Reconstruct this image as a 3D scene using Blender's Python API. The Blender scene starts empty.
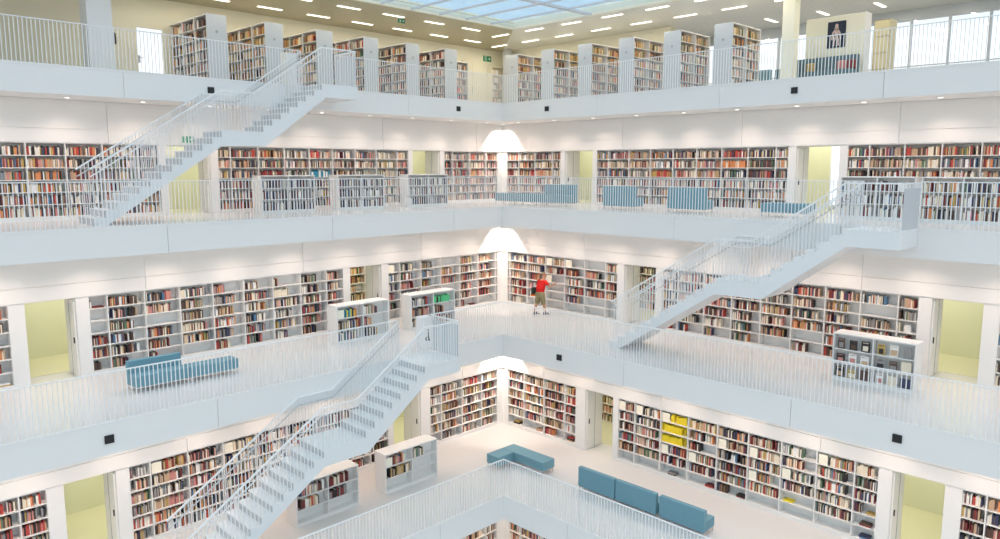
import bpy, bmesh, math, random
from mathutils import Vector, Matrix
random.seed(7)
scn = bpy.context.scene
COL = scn.collection

# ------------------------------------------------------------------ measures (metres)
ST = 4.2                                   # storey height
FZ = [0.0, 4.2, 8.4, 12.6]                 # floors of the four galleries, lowest first
VE = [15.245 + 2.523 * i for i in range(4)]  # edge of the void on each floor
WL = [19.93, 22.23, 24.53, 27.15]          # shelf wall on each floor
TH = 0.733                                 # height of the slab edge
RH = 1.142                                 # railing height
A0 = -1.0                                  # near end of everything that runs along the void
CEIL = 15.65

# ------------------------------------------------------------------ materials
def srgb(r, g, b):
    def f(c):
        c /= 255.0
        return c / 12.92 if c <= 0.04045 else ((c + 0.055) / 1.055) ** 2.4
    return (f(r), f(g), f(b), 1.0)

def mat(name, col, rough=0.6, metal=0.0, noise=0.0, nscale=8.0, bump=0.0, spec=0.5):
    m = bpy.data.materials.new(name); m.use_nodes = True
    nt = m.node_tree; p = nt.nodes['Principled BSDF']
    p.inputs['Base Color'].default_value = col
    p.inputs['Roughness'].default_value = rough
    p.inputs['Metallic'].default_value = metal
    p.inputs['Specular IOR Level'].default_value = spec
    if noise or bump:
        tc = nt.nodes.new('ShaderNodeTexCoord'); n = nt.nodes.new('ShaderNodeTexNoise')
        n.inputs['Scale'].default_value = nscale; n.inputs['Detail'].default_value = 3
        nt.links.new(tc.outputs['Object'], n.inputs['Vector'])
        if noise:
            mx = nt.nodes.new('ShaderNodeMix'); mx.data_type = 'RGBA'
            mx.inputs[6].default_value = tuple(c * (1 - noise) for c in col[:3]) + (1,)
            mx.inputs[7].default_value = tuple(min(1, c * (1 + noise)) for c in col[:3]) + (1,)
            nt.links.new(n.outputs['Fac'], mx.inputs[0]); nt.links.new(mx.outputs[2], p.inputs['Base Color'])
        if bump:
            b = nt.nodes.new('ShaderNodeBump'); b.inputs['Strength'].default_value = bump
            nt.links.new(n.outputs['Fac'], b.inputs['Height']); nt.links.new(b.outputs[0], p.inputs['Normal'])
    return m

def emit(name, col, s):
    m = bpy.data.materials.new(name); m.use_nodes = True
    nt = m.node_tree; nt.nodes.clear()
    e = nt.nodes.new('ShaderNodeEmission'); o = nt.nodes.new('ShaderNodeOutputMaterial')
    e.inputs[0].default_value = col; e.inputs[1].default_value = s
    nt.links.new(e.outputs[0], o.inputs[0]); return m

def glass(name, tint=(1, 1, 1, 1), gl=0.06):
    m = bpy.data.materials.new(name); m.use_nodes = True
    nt = m.node_tree; nt.nodes.clear()
    t = nt.nodes.new('ShaderNodeBsdfTransparent'); t.inputs[0].default_value = tint
    g = nt.nodes.new('ShaderNodeBsdfGlossy'); g.inputs['Roughness'].default_value = 0.05
    x = nt.nodes.new('ShaderNodeMixShader'); x.inputs[0].default_value = gl
    o = nt.nodes.new('ShaderNodeOutputMaterial')
    nt.links.new(t.outputs[0], x.inputs[1]); nt.links.new(g.outputs[0], x.inputs[2]); nt.links.new(x.outputs[0], o.inputs[0])
    return m

def slats(name, col, axis, scale):
    m = mat(name, col, 0.38)
    nt = m.node_tree; p = nt.nodes['Principled BSDF']
    tc = nt.nodes.new('ShaderNodeTexCoord'); w = nt.nodes.new('ShaderNodeTexWave')
    w.bands_direction = axis; w.inputs['Scale'].default_value = scale
    cr = nt.nodes.new('ShaderNodeValToRGB')
    cr.color_ramp.elements[0].position = 0.08; cr.color_ramp.elements[0].color = tuple(c * .72 for c in col[:3]) + (1,)
    cr.color_ramp.elements[1].position = 0.22; cr.color_ramp.elements[1].color = col
    nt.links.new(tc.outputs['Object'], w.inputs['Vector']); nt.links.new(w.outputs['Fac'], cr.inputs[0])
    nt.links.new(cr.outputs[0], p.inputs['Base Color'])
    b = nt.nodes.new('ShaderNodeBump'); b.inputs['Strength'].default_value = .3
    nt.links.new(w.outputs['Fac'], b.inputs['Height']); nt.links.new(b.outputs[0], p.inputs['Normal'])
    return m

M = dict(
    white=mat('white_plaster', (.86, .85, .83, 1), .7, noise=.012, nscale=1.5),
    slab=mat('painted_concrete_slab_edge', (.83, .83, .82, 1), .55, noise=.012, nscale=.8),
    metal=mat('white_powder_coated_steel', (.86, .87, .88, 1), .35),
    board=mat('white_shelf_board', (.84, .83, .81, 1), .5, noise=.01, nscale=3),
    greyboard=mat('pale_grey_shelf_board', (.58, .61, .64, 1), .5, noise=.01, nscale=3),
    floor=mat('pale_screed_floor', (.73, .715, .70, 1), .32, noise=.03, nscale=.7),
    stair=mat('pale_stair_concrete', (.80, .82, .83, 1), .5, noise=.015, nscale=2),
    riser=mat('shade_tinted_stair_riser', (.58, .60, .62, 1), .6),  # greyer than the treads: shade of the upright faces is in the colour
    rail=mat('brushed_handrail', (.60, .61, .62, 1), .4, .4),
    teal=mat('teal_upholstery', srgb(112, 155, 170), .75, noise=.05, nscale=14, bump=.05),
    tealshade=mat('shade_tinted_teal_upholstery', srgb(92, 118, 126), .8),  # darker copy of the teal, shade painted into the top gallery seats
    chrome=mat('chrome_leg', (.75, .75, .76, 1), .25, .8),
    black=mat('black_plastic', (.012, .012, .014, 1), .5),
    cream=mat('cream_wall', srgb(240, 236, 216), .7, noise=.01, nscale=1),
    yellow=mat('yellow_green_corridor_paint', srgb(230, 230, 204), .7, noise=.02, nscale=1),
    yfloor=mat('corridor_floor', srgb(226, 222, 190), .4),
    dot=mat('grey_sign_plaque', (.38, .40, .43, 1), .5),
    lamp=emit('warm_lamp_diffuser', (1.0, .93, .78, 1), 2.6),
    down=emit('downlight_lens', (1.0, .93, .82, 1), 4.0),
    green=mat('exit_sign_green', srgb(20, 140, 95), .4),
    signw=mat('exit_sign_white', (.9, .95, .92, 1), .4),
    glass=glass('skylight_glass', (.93, .97, 1, 1)),
    wglass=glass('window_glass', (1, 1, 1, 1)),
    frame=mat('pale_aluminium', (.62, .66, .70, 1), .45, .3),
    rib=mat('skylight_beam', (.62, .66, .72, 1), .5),
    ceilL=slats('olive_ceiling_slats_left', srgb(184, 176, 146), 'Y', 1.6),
    ceilR=slats('daylight_tinted_ceiling_slats_right', srgb(226, 226, 220), 'X', 1.6),  # slat colour paled to stand for window daylight reflected there
    placard=mat('ivory_placard', srgb(250, 244, 225), .5),
    navy=mat('navy_poster', srgb(30, 40, 62), .5),
    pale=mat('pale_poster_figure', srgb(215, 190, 185), .6),
    beige=mat('beige_cabinet', srgb(228, 218, 180), .5),
    skin=mat('skin', srgb(205, 150, 120), .5),
    red=mat('red_cotton', srgb(230, 30, 25), .8),
    khaki=mat('khaki_cotton', srgb(150, 140, 105), .85),
    hair=mat('brown_grey_hair', srgb(160, 135, 110), .8),
    shoe=mat('grey_shoe', srgb(110, 112, 120), .7),
    bag=mat('dark_green_bag', srgb(45, 55, 50), .8),
    orange=mat('orange_flap', srgb(235, 120, 40), .8),
)
BK = [  # name, colour, weight
    ('black', srgb(48, 42, 42), 11), ('dark brown', srgb(92, 68, 58), 12), ('dark red', srgb(128, 52, 50), 8), ('red', srgb(190, 70, 62), 5),
    ('cream', srgb(236, 224, 202), 17), ('white', srgb(240, 238, 234), 9), ('tan', srgb(200, 168, 136), 13), ('orange', srgb(220, 142, 92), 4),
    ('navy', srgb(62, 66, 96), 6), ('blue', srgb(88, 126, 158), 2.5), ('green', srgb(98, 124, 98), 3.5), ('grey', srgb(150, 146, 144), 9),
    ('yellow', srgb(238, 214, 45), 0), ('turquoise', srgb(60, 150, 175), 0), ('rose', srgb(206, 140, 134), 6), ('mint green', srgb(95, 205, 140), 0),
    ('ochre', srgb(190, 160, 92), 3.5)]
BI = {b[0]: i for i, b in enumerate(BK)}
BM = [mat('book_cover_' + b[0].replace(' ', '_'), b[1], .6) for b in BK]
PAPER = mat('book_pages', srgb(235, 228, 210), .8)
BW = [b[2] for b in BK]

# ------------------------------------------------------------------ mesh helpers
def wloc(o):
    v = Vector((0, 0, 0))
    while o is not None:
        v += o.location; o = o.parent
    return v

class MB:
    """collects solids in world coordinates; build() links them as one mesh object"""
    def __init__(s): s.v = []; s.f = []; s.m = []
    def box(s, x0, x1, y0, y1, z0, z1, m=0):
        if x0 > x1: x0, x1 = x1, x0
        if y0 > y1: y0, y1 = y1, y0
        if z0 > z1: z0, z1 = z1, z0
        n = len(s.v)
        s.v += [(x0, y0, z0), (x1, y0, z0), (x1, y1, z0), (x0, y1, z0), (x0, y0, z1), (x1, y0, z1), (x1, y1, z1), (x0, y1, z1)]
        s.f += [(n, n+3, n+2, n+1), (n+4, n+5, n+6, n+7), (n, n+1, n+5, n+4), (n+1, n+2, n+6, n+5), (n+2, n+3, n+7, n+6), (n+3, n, n+4, n+7)]
        s.m += [m] * 6
        return s
    def sb(s, side, a0, a1, d0, d1, z0, z1, m=0):
        if side == 'L': return s.box(a0, a1, d0, d1, z0, z1, m)
        return s.box(d0, d1, a0, a1, z0, z1, m)
    def prism(s, side, prof, d0, d1, m=0):
        """prof: list of (a, z) counter-clockwise; extruded in depth d0..d1"""
        n = len(s.v); k = len(prof)
        for d in (d0, d1):
            for a, z in prof: s.v.append((a, d, z) if side == 'L' else (d, a, z))
        s.f.append(tuple(n + i for i in range(k))); s.f.append(tuple(n + k + i for i in reversed(range(k))))
        for i in range(k):
            j = (i + 1) % k; s.f.append((n + i, n + k + i, n + k + j, n + j))
        s.m += [m] * (k + 2); return s
    def tube(s, p, q, r, seg=8, m=0, caps=True, r2=None):
        p = Vector(p); q = Vector(q); d = (q - p).normalized(); r2 = r if r2 is None else r2
        u = d.orthogonal().normalized(); w = d.cross(u); n = len(s.v)
        for c, rr in ((p, r), (q, r2)):
            for i in range(seg):
                t = 2 * math.pi * i / seg; s.v.append(tuple(c + u * math.cos(t) * rr + w * math.sin(t) * rr))
        for i in range(seg):
            j = (i + 1) % seg; s.f.append((n + i, n + j, n + seg + j, n + seg + i)); s.m.append(m)
        if caps:
            s.f.append(tuple(n + i for i in reversed(range(seg)))); s.f.append(tuple(n + seg + i for i in range(seg))); s.m += [m, m]
        return s
    def bar(s, p, q, w, h, m=0):
        """rectangular bar between two points, w horizontal, h vertical"""
        p = Vector(p); q = Vector(q); d = (q - p).normalized()
        side = Vector((0, 0, 1)).cross(d)
        side = Vector((1, 0, 0)) if side.length < 1e-4 else side.normalized()
        up = d.cross(side).normalized(); n = len(s.v)
        for c in (p, q):
            for a, b in ((-1, -1), (1, -1), (1, 1), (-1, 1)): s.v.append(tuple(c + side * a * w / 2 + up * b * h / 2))
        s.f += [(n, n+3, n+2, n+1), (n+4, n+5, n+6, n+7), (n, n+1, n+5, n+4), (n+1, n+2, n+6, n+5), (n+2, n+3, n+7, n+6), (n+3, n, n+4, n+7)]
        s.m += [m] * 6; return s
    def bounds(s):
        xs, ys, zs = zip(*s.v); return min(xs), max(xs), min(ys), max(ys), min(zs), max(zs)
    def build(s, name, mats, parent=None, bevel=0.0, seg=2, smooth=False):
        if not isinstance(mats, (list, tuple)): mats = [mats]
        b = s.bounds(); org = Vector(((b[0] + b[1]) / 2, (b[2] + b[3]) / 2, b[4]))
        me = bpy.data.meshes.new(name)
        me.from_pydata([(x - org.x, y - org.y, z - org.z) for x, y, z in s.v], [], s.f)
        for mm in mats: me.materials.append(mm)
        if len(mats) > 1: me.polygons.foreach_set('material_index', s.m)
        bm = bmesh.new(); bm.from_mesh(me); bmesh.ops.recalc_face_normals(bm, faces=bm.faces); bm.to_mesh(me); bm.free()
        if smooth:
            for p in me.polygons: p.use_smooth = True
        o = bpy.data.objects.new(name, me); COL.objects.link(o)
        o.location = org - (wloc(parent) if parent else Vector((0, 0, 0)))
        if parent: o.parent = parent
        if bevel:
            bv = o.modifiers.new('bevel', 'BEVEL'); bv.width = bevel; bv.segments = seg; bv.limit_method = 'ANGLE'
        return o

def tag(o, label=None, cat=None, group=None, kind=None):
    if label: o['label'] = label
    if cat: o['category'] = cat
    if group: o['group'] = group
    if kind: o['kind'] = kind
    return o
def struct(o, label=None): return tag(o, label, None, None, 'structure')
def empty(name, loc, label, cat, group=None, parent=None):
    o = bpy.data.objects.new(name, None); COL.objects.link(o); o.location = loc; o.empty_display_size = .2
    return tag(o, label, cat, group)
def P(side, a, d, z): return (a, d, z) if side == 'L' else (d, a, z)
SN = {'L': 'left', 'R': 'right'}
GN = ['lowest', 'third', 'second', 'top']   # galleries counted from the top in words
GW = ['lowest gallery', 'third gallery from the top', 'second gallery from the top', 'top gallery']

# ------------------------------------------------------------------ slabs, soffits and floors
END = 34.0
for k in range(4):
    z1 = FZ[k]; z0 = z1 - TH; e = VE[k]; far = WL[k] + 4.2 if k < 3 else 33.0
    mb = MB(); mb.box(A0, far, e + .06, far, z0, z1 - .02); mb.box(e + .06, far, A0, e + .06, z0, z1 - .02)
    struct(mb.build('floor_slab', M['white']), 'white floor slab of the ' + GW[k])
    # floor finish
    mb = MB(); mb.box(A0, far, e + .001, far, z1 - .02, z1); mb.box(e + .001, far, A0, e + .001, z1 - .02, z1)
    struct(mb.build('floor', M['floor']), 'pale polished floor of the ' + GW[k])
    # slab-edge cladding in panels with fine joints
    for side in 'LR':
        mb = MB(); cuts = [A0, 2.58, 7.65, 12.72, 17.79, 22.86]
        cuts = [c for c in cuts if c < e - .4] + [e]
        for c0, c1 in zip(cuts, cuts[1:]):
            mb.sb(side, c0 + .006, c1 - (.006 if c1 != e else (0 if side == 'L' else 0)), e, e + .06, z0, z1 - .02)
        struct(mb.build('trim_' + str(k * 2 + (1 if side == 'L' else 2)), M['slab']), 'painted slab edge of the ' + GW[k])
        mb = MB(); mb.sb(side, A0, e + .02, e - .012, e + .05, z1 - .02, z1 + .035)
        struct(mb.build('kerb', M['slab']), 'low kerb under the railing')
# the level under the lowest gallery
mb = MB(); mb.box(A0, 22, A0, 22, -4.3, -4.2); struct(mb.build('floor', M['floor']), 'floor far below at the bottom of the void')

# ------------------------------------------------------------------ books: records first, objects later
books = []          # dict(b=(x0,x1,y0,y1,z0,z1), c=colour index, face=axis, place=str)
def pick(pal=None):
    if pal: return random.choice(pal)
    return random.choices(range(len(BK)), BW)[0]
def row_books(side, a_start, a_end, d0, z, hmax, fill, place, pal=None, dirn=1, tmin=.014, tmax=.040, gap=.03, face='-d', hmin=.19):
    """upright books packed from a_start towards a_end; d0 is the spine plane"""
    L = abs(a_end - a_start); s = 1 if a_end > a_start else -1
    a = 0.012; n = 0; c = pick(pal); run = 0
    stop = L * fill
    hbase = random.uniform(hmin, hmax)
    while True:
        t = random.uniform(tmin, tmax)
        if a + t > min(stop, L - .006): break
        if run <= 0: c = pick(pal); run = random.choice((1, 1, 1, 1, 2, 2, 3) if pal and len(set(pal)) < 5 else (1, 1, 1, 1, 1, 2)); hbase = random.uniform(hmin, hmax)
        run -= 1
        h = min(hmax, max(.15, hbase + random.uniform(-.02, .02)))
        x0 = a_start + s * a; x1 = a_start + s * (a + t - .0015)
        dd = d0 + random.uniform(0, .012)
        n += 1
        lo, hi = min(x0, x1), max(x0, x1)
        if face == '-d': b = (lo, hi, dd, dd + random.uniform(.14, .20)) if side == 'L' else (dd, dd + random.uniform(.14, .20), lo, hi)
        books.append(dict(b=(b[0], b[1], b[2], b[3], z, z + h), c=c, n=n, place=place, side=side, kind='up'))
        a += t
        if random.random() < gap: a += random.uniform(.02, .10)
def flat_books(side, a, w, d0, z, cols, place):
    for i, c in enumerate(cols):
        h = .035; ww = w * random.uniform(.85, 1)
        b = (a - ww / 2, a + ww / 2, d0, d0 + .21) if side == 'L' else (d0, d0 + .21, a - ww / 2, a + ww / 2)
        books.append(dict(b=(b[0], b[1], b[2], b[3], z + i * .036, z + i * .036 + h), c=BI[c], n=i + 1, place=place, side=side, kind='flat'))

def placard(side, a0, a1, d0, z, h, where):
    mb = MB(); mb.sb(side, a0, a1, d0, d0 + .02, z, z + h)
    mb.sb(side, a0 + .03, a1 - .03, d0 + .02, d0 + .12, z, z + .01)
    o = mb.build('shelf_sign', M['placard'], bevel=.003)
    tag(o, 'blank ivory sign ' + where, 'sign', 'ivory shelf signs among the books')

ORD = ['first', 'second', 'third', 'fourth', 'fifth', 'sixth', 'seventh', 'eighth', 'ninth', 'tenth', 'eleventh', 'twelfth', 'thirteenth', 'fourteenth', 'fifteenth', 'sixteenth', 'seventeenth', 'eighteenth', 'nineteenth', 'twentieth', 'twenty-first', 'twenty-second', 'twenty-third', 'twenty-fourth', 'twenty-fifth', 'twenty-sixth', 'twenty-seventh', 'twenty-eighth', 'twenty-ninth', 'thirtieth'] + ['thirty-' + w for w in ['first', 'second', 'third', 'fourth', 'fifth', 'sixth', 'seventh', 'eighth', 'ninth']] + ['fortieth'] + ['forty-' + w for w in ['first', 'second', 'third', 'fourth', 'fifth', 'sixth', 'seventh', 'eighth', 'ninth']] + ['fiftieth']

# ------------------------------------------------------------------ built-in wall shelving
PITCH = .35; PL = .12; NR = 6; TOP = PL + PITCH * NR
YEL = [BI['yellow']]
FILLS = {0: (.8, 1.0), 1: (.62, .97), 2: (.88, 1.0), -1: (.3, .9)}
PALS = {
    0: None, 1: None,
    2: None}
special = {
    (0, 'R', 12.8, 5): dict(fill=0, flat=['black', 'grey'], at=.4), (0, 'R', 11.8, 5): dict(fill=0, flat=['red', 'dark red'], at=.75), (0, 'R', 10.8, 5): dict(fill=.38),
    (0, 'R', 9.8, 5): dict(fill=0, flat=['dark red', 'black'], at=-.25), (0, 'R', 8.8, 5): dict(fill=0), (0, 'R', 7.8, 5): dict(fill=0), (0, 'R', 6.7, 5): dict(fill=0, flat=['blue', 'navy'], at=.5),
    (0, 'R', 13.8, 5): dict(fill=0), (0, 'R', 14.45, 5): dict(fill=0), (0, 'R', 8.8, 4): dict(fill=0, flat=['yellow'], at=.2), (0, 'R', 6.7, 4): dict(fill=0, flat=['dark red', 'dark brown'], at=.5),
    (0, 'R', 6.7, 3): dict(fill=.4, flat=['ochre'], at=.75), (0, 'R', 19.65, 5): dict(fill=0, flat=['black', 'dark brown', 'ochre'], at=.45), (0, 'R', 18.8, 5): dict(fill=0, flat=['rose', 'tan'], at=.7),
    (0, 'R', 17.8, 5): dict(fill=.45), (0, 'R', 16.8, 5): dict(fill=0, flat=['tan', 'dark brown', 'black', 'red'], at=.4),  # (level, side, bay end nearest the corner, row) -> dict
    (0, 'R', 12.8, 0): dict(sign=.27, pal=YEL, fill=.95, h=.26), (0, 'R', 12.8, 1): dict(pal=YEL, fill=.9, h=.27), (0, 'R', 12.8, 2): dict(pal=YEL, fill=.92, h=.27),
    (0, 'R', 12.8, 3): dict(sign=.25, fill=.95), (0, 'R', 14.45, 0): dict(sign=.25, fill=.9), (0, 'R', 13.8, 0): dict(sign=.25, fill=.95),
    (0, 'R', 11.8, 3): dict(sign=.25, fill=.95), (0, 'R', 10.8, 1): dict(sign=.25, fill=1), (0, 'R', 9.8, 1): dict(sign=.24, fill=1),
    (0, 'R', 9.8, 3): dict(sign=.24, fill=.7), (0, 'R', 8.8, 2): dict(sign=.24, fill=.95), (0, 'R', 7.8, 0): dict(sign=.24, fill=.95), (0, 'R', 11.8, 2): dict(fill=.42),
    (0, 'R', 8.8, 0): dict(fill=.62), (0, 'R', 8.8, 1): dict(fill=.62),
    (0, 'L', 7.7, 0): dict(sign=.26, fill=.95), (0, 'L', 10.8, 0): dict(), (0, 'L', 9.8, 0): dict(sign=.25, fill=.95),
    (2, 'L', 15.5, 2): dict(pal=[BI['white'], BI['turquoise'], BI['turquoise']], fill=.9),
    (2, 'R', 13.5, 1): dict(pal=[BI['orange'], BI['orange'], BI['cream']], fill=.9),
    (2, 'R', 19.1, 2): dict(fill=.95), (2, 'R', 16.5, 2): dict(pal=[BI['rose'], BI['red'], BI['ochre']], fill=.95),
    (1, 'R', 19.8, 0): dict(sign=.28, fill=.9), (1, 'R', 18.8, 0): dict(sign=.3, fill=.3), (1, 'R', 17.8, 0): dict(fill=.0), (1, 'R', 19.8, 2): dict(sign=.26, fill=0),
    (1, 'R', 19.8, 3): dict(fill=0), (1, 'R', 19.8, 4): dict(fill=0), (1, 'R', 19.8, 5): dict(fill=0), (1, 'R', 18.8, 5): dict(fill=0), (1, 'R', 17.8, 4): dict(fill=0), (1, 'R', 17.8, 5): dict(fill=0),
    (1, 'R', 16.8, 4): dict(fill=0), (1, 'R', 16.8, 5): dict(fill=0), (1, 'L', 16.8, 0): dict(sign=.28, fill=0), (1, 'L', 12.7, 1): dict(pal=[BI['cream']], fill=.6),
    (1, 'L', 12.7, 0): dict(fill=.2), (0, 'L', 8.7, 5): dict(), (1, 'L', 11.7, 0): dict(fill=.55), (1, 'L', 10.7, 0): dict(fill=.4), (1, 'L', 6.7, 0): dict(fill=.2), (1, 'L', 6.7, 1): dict(fill=0),
    (1, 'L', 6.7, 2): dict(fill=0), (1, 'L', 19.8, 3): dict(fill=0), (1, 'L', 18.8, 3): dict(fill=0),
}
def wall_run(side, k, a0, a1, off, where, z=None, W=None, wide=''):
    """one run of built-in shelves from a0 to a1 (a1 nearer the corner)"""
    z = FZ[k] if z is None else z; W = WL[k] if W is None else W
    t = empty('bookcase', P(side, (a0 + a1) / 2, W, z), 'white six-shelf built-in bookcase, ' + where, 'bookcase', 'white bookcases built into the gallery walls')
    mb = MB(); mb.sb(side, a0, a1, W + .325, W + .345, z + PL, z + TOP); mb.build('back_panel', M['board'], t)
    mb = MB(); mb.sb(side, a0, a1, W - .004, W + .325, z, z + PL - .02); mb.build('plinth', M['board'], t)
    mb = MB(); mb.sb(side, a0, a1, W - .006, W + .325, z + TOP - .012, z + TOP + .02); mb.build('top_board', M['board'], t)
    divs = [a0]; a = math.floor(a0) - 1 + off
    while a <= a0 + .12: a += 1
    while a < a1 - .12: divs.append(a); a += 1
    divs.append(a1)
    for i, d in enumerate(divs):
        c = d + (.014 if i == 0 else (-.014 if i == len(divs) - 1 else 0))
        mb = MB(); mb.sb(side, c - .014, c + .014, W - .006, W + .325, z + PL - .02, z + TOP - .012); mb.build('upright_board', M['board'], t)
    nb = len(divs) - 1
    for i in range(nb):
        lo, hi = divs[i] + .02, divs[i + 1] - .02
        for r in range(NR):
            zz = z + PL + PITCH * (NR - 1 - r)
            mb = MB(); mb.sb(side, lo - .006, hi + .006, W - .003, W + .325, zz - .022, zz); mb.build('shelf_board', M['board'], t)
    for i in range(nb):
        lo, hi = divs[i] + .02, divs[i + 1] - .02
        fromc = nb - i
        lb = i + 1 if side == 'L' else nb - i
        for r in range(NR):
            zz = z + PL + PITCH * (NR - 1 - r)
            f0, f1 = FILLS[k]
            fill = random.uniform(f0, f1); pal = None; hm = .27 if k == 2 else .26; sg = 0
            if k == 0 and r == 5: fill = random.choice((0, 0, .3, .5) if side == 'R' else (.4, .7, .9, .8))
            if k == 1 and r == 5: fill = random.choice((0, .3, .5, .6))
            if k == 1 and random.random() < .02: fill = 0
            if k == 2:
                if r < 3: pal = [pick() for _ in range(12)]
            else: pal = [pick() for _ in range(14)]
            sp = None
            for key, v in special.items():
                if key[0] == k and key[1] == side and key[3] == r and abs(key[2] - divs[i + 1]) < .2: sp = v
            if sp:
                fill = sp.get('fill', fill); pal = sp.get('pal', pal); sg = sp.get('sign', 0)
            # image-left end of the bay
            st, en = (lo, hi) if side == 'L' else (hi, lo)
            s = 1 if en > st else -1
            dsp = W + (.06 if k != 2 else .05)
            place = '%s shelf down, bay %s from the %s end, %s wall, %s' % (ORD[r], ORD[fromc - 1], 'corner', SN[side], GW[k] if z == FZ[k] else 'level below')
            pk = (ORD[r], ORD[lb - 1], where)
            if sg:
                x0, x1 = st + s * .02, st + s * (.02 + sg)
                placard(side, min(x0, x1), max(x0, x1), W + .03, zz, .27, 'on %s shelf, %s bay, %s' % (ORD[r], ORD[lb - 1], where))
                st = st + s * (.04 + sg)
                fill = max(0, (fill * (hi - lo) - sg - .04) / (hi - lo - sg - .04))
            row_books(side, st, en, dsp, zz, hm, fill, pk, pal, gap=.05 if k != 2 else .02, hmin=.2)
            if k == 1 and fill < .5 and fill > .01 and random.random() < .25:
                flat_books(side, en - s * .2, .28, dsp, zz, random.choice((['tan', 'grey'], ['dark red'], ['ochre', 'white'])), pk)
            if sp and 'flat' in sp: flat_books(side, st + s * (.02 + sp.get('at', .5)) * (hi - lo), .3, dsp, zz, sp['flat'], pk)
    return t

def wall_block(side, k, opens, recess, z=None, W=None, top=None, names='wall'):
    """wall of one level with doorways and shelf recesses. opens: (a0,a1); recess: (a0,a1)"""
    z = FZ[k] if z is None else z; W = WL[k] if W is None else W
    top = z + ST - TH if top is None else top
    hi = W + 1.0
    mb = MB()
    cuts = sorted([(a, b, 'o') for a, b in opens] + [(a, b, 'r') for a, b in recess])
    a = A0
    for c0, c1, ty in cuts:
        if c0 > a: mb.sb(side, a, c0, W, W + 1.0, z, z + TOP)
        if ty == 'r': mb.sb(side, c0, c1, W + .345, W + 1.0, z, z + TOP)
        a = c1
    end = W + 1.0 if side == 'L' else W
    if a < end: mb.sb(side, a, end, W, W + 1.0, z, z + TOP)
    mb.sb(side, A0, end, W, W + 1.0, z + TOP + .02, top)
    mb.sb(side, A0, end, W + .005, W + 1.0, z + TOP, z + TOP + .02)
    struct(mb.build('wall_' + SN[side], M['white']), 'white wall above and between the shelves, %s side of the %s' % (SN[side], GW[k]))
    # proud panels with joints above the shelves
    mb = MB(); cs = [A0, 2.6, 7.68, 12.75, 17.8, 22.9]; cs = [c for c in cs if c < W - .5] + [W - .02]
    for c0, c1 in zip(cs, cs[1:]): mb.sb(side, c0 + .008, c1 - .008, W - .022, W, z + TOP + .42, top - .02)
    for c0, c1 in zip(cs, cs[1:]): mb.sb(side, c0 + .006, c1 - .006, W - .035, W, z + TOP + .022, z + TOP + .40)
    struct(mb.build('wall_panel', M['white']), 'white wall lining panels')

def leaf(side, a, W, z, lab):
    """white door leaf folded open against the reveal with a black pull"""
    t = empty('door_leaf', P(side, a - .03, W + .5, z), lab, 'door', 'white door leaves standing open in the doorways')
    mb = MB(); mb.sb(side, a - .045, a - .004, W + .08, W + .9, z + .01, z + 2.13); pn = mb.build('panel', M['white'], t, .004)
    mb = MB(); mb.sb(side, a - .075, a - .045, W + .16, W + .19, z + .95, z + 1.12); mb.build('handle', M['black'], pn, .004)
    mb = MB(); mb.sb(side, a - .056, a - .045, W + .50, W + .512, z + .01, z + 2.13); mb.build('joint_strip', M['dot'], t)

RUNS = {
    0: dict(off=.8, opens=[(4.65, 5.85), (14.65, 15.85)], runs=[(A0 + .2, 4.3), (6.15, 14.45), (16.25, 19.65)]),
    1: dict(off=.8, opens=[(4.65, 5.85), (14.6, 15.95)], runs=[(A0 + .2, 4.3), (6.15, 14.33), (16.24, 21.95)]),
    2: dict(off=.5, opens=[(9.4, 10.80), (19.3, 20.78)], runs=[(A0 + .2, 9.17), (11.04, 19.1), (21.0, 24.25)]),
}
GH = ['lowest', 'third-gallery', 'second-gallery']
WH = {k: [n + ', ' + GH[k] + ' {s} wall' for n in ('outer bookcase', 'middle bookcase', 'corner bookcase')] for k in range(3)}
for k in range(3):
    R_ = RUNS[k]
    for side in 'LR':
        opens = list(R_['opens'])
        wall_block(side, k, opens, R_['runs'])
        for i, (a0, a1) in enumerate(R_['runs']):
            wall_run(side, k, a0, a1, (.5 if k == 2 else (.8 if i == 2 else ((.64 if side == 'L' else .69) if k == 1 else (.70 if side == 'L' else .77)))), WH[k][i].format(s=SN[side]))
        # corridor behind
        W = WL[k]; z = FZ[k]; top = z + ST - TH; O = W + 3.3
        mb = MB(); mb.sb(side, A0, O + .1, O, O + .1, z, top); mb.sb(side, A0, W + 1.0, W + 1.003, W + 1.02, z + TOP, top)
        struct(mb.build('wall_corridor', M['yellow']), 'yellow-green corridor wall behind the %s shelves' % SN[side])
        mb = MB()
        mb.sb(side, A0, O, W + 1.0, O, z, z + .012)
        struct(mb.build('floor_corridor', M['yfloor']), 'corridor floor behind the %s shelves' % SN[side])
        for j, (a0, a1) in enumerate(opens):
            leaf(side, a1, W, z, 'white door leaf open in the %s doorway, %s wall, %s gallery' % ('outer' if j == 0 else 'inner', SN[side], GN[k]))
            # corridor lamp
            ld = bpy.data.lights.new('corridor_lamp', 'AREA'); ld.shape = 'RECTANGLE'; ld.size = 2.0; ld.size_y = .5; ld.energy = 50; ld.color = (1, .97, .82)
            lo = bpy.data.objects.new('corridor_lamp', ld); COL.objects.link(lo); lo.location = P(side, (a0 + a1) / 2 + 1.2, W + 2.1, top - .05)
            if side == 'R': lo.rotation_euler = (0, 0, math.pi / 2)

# level under the lowest gallery: just its shelf wall by the corner
W_E = 17.63
for side in 'LR':
    wall_block(side, 0, [], [(13.2, 17.35)], z=-4.2, W=W_E, top=-TH)
    wall_run(side, 0, 13.2, 17.35, .8, 'bottom-level bookcase, %s wall' % SN[side], z=-4.2, W=W_E)

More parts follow.
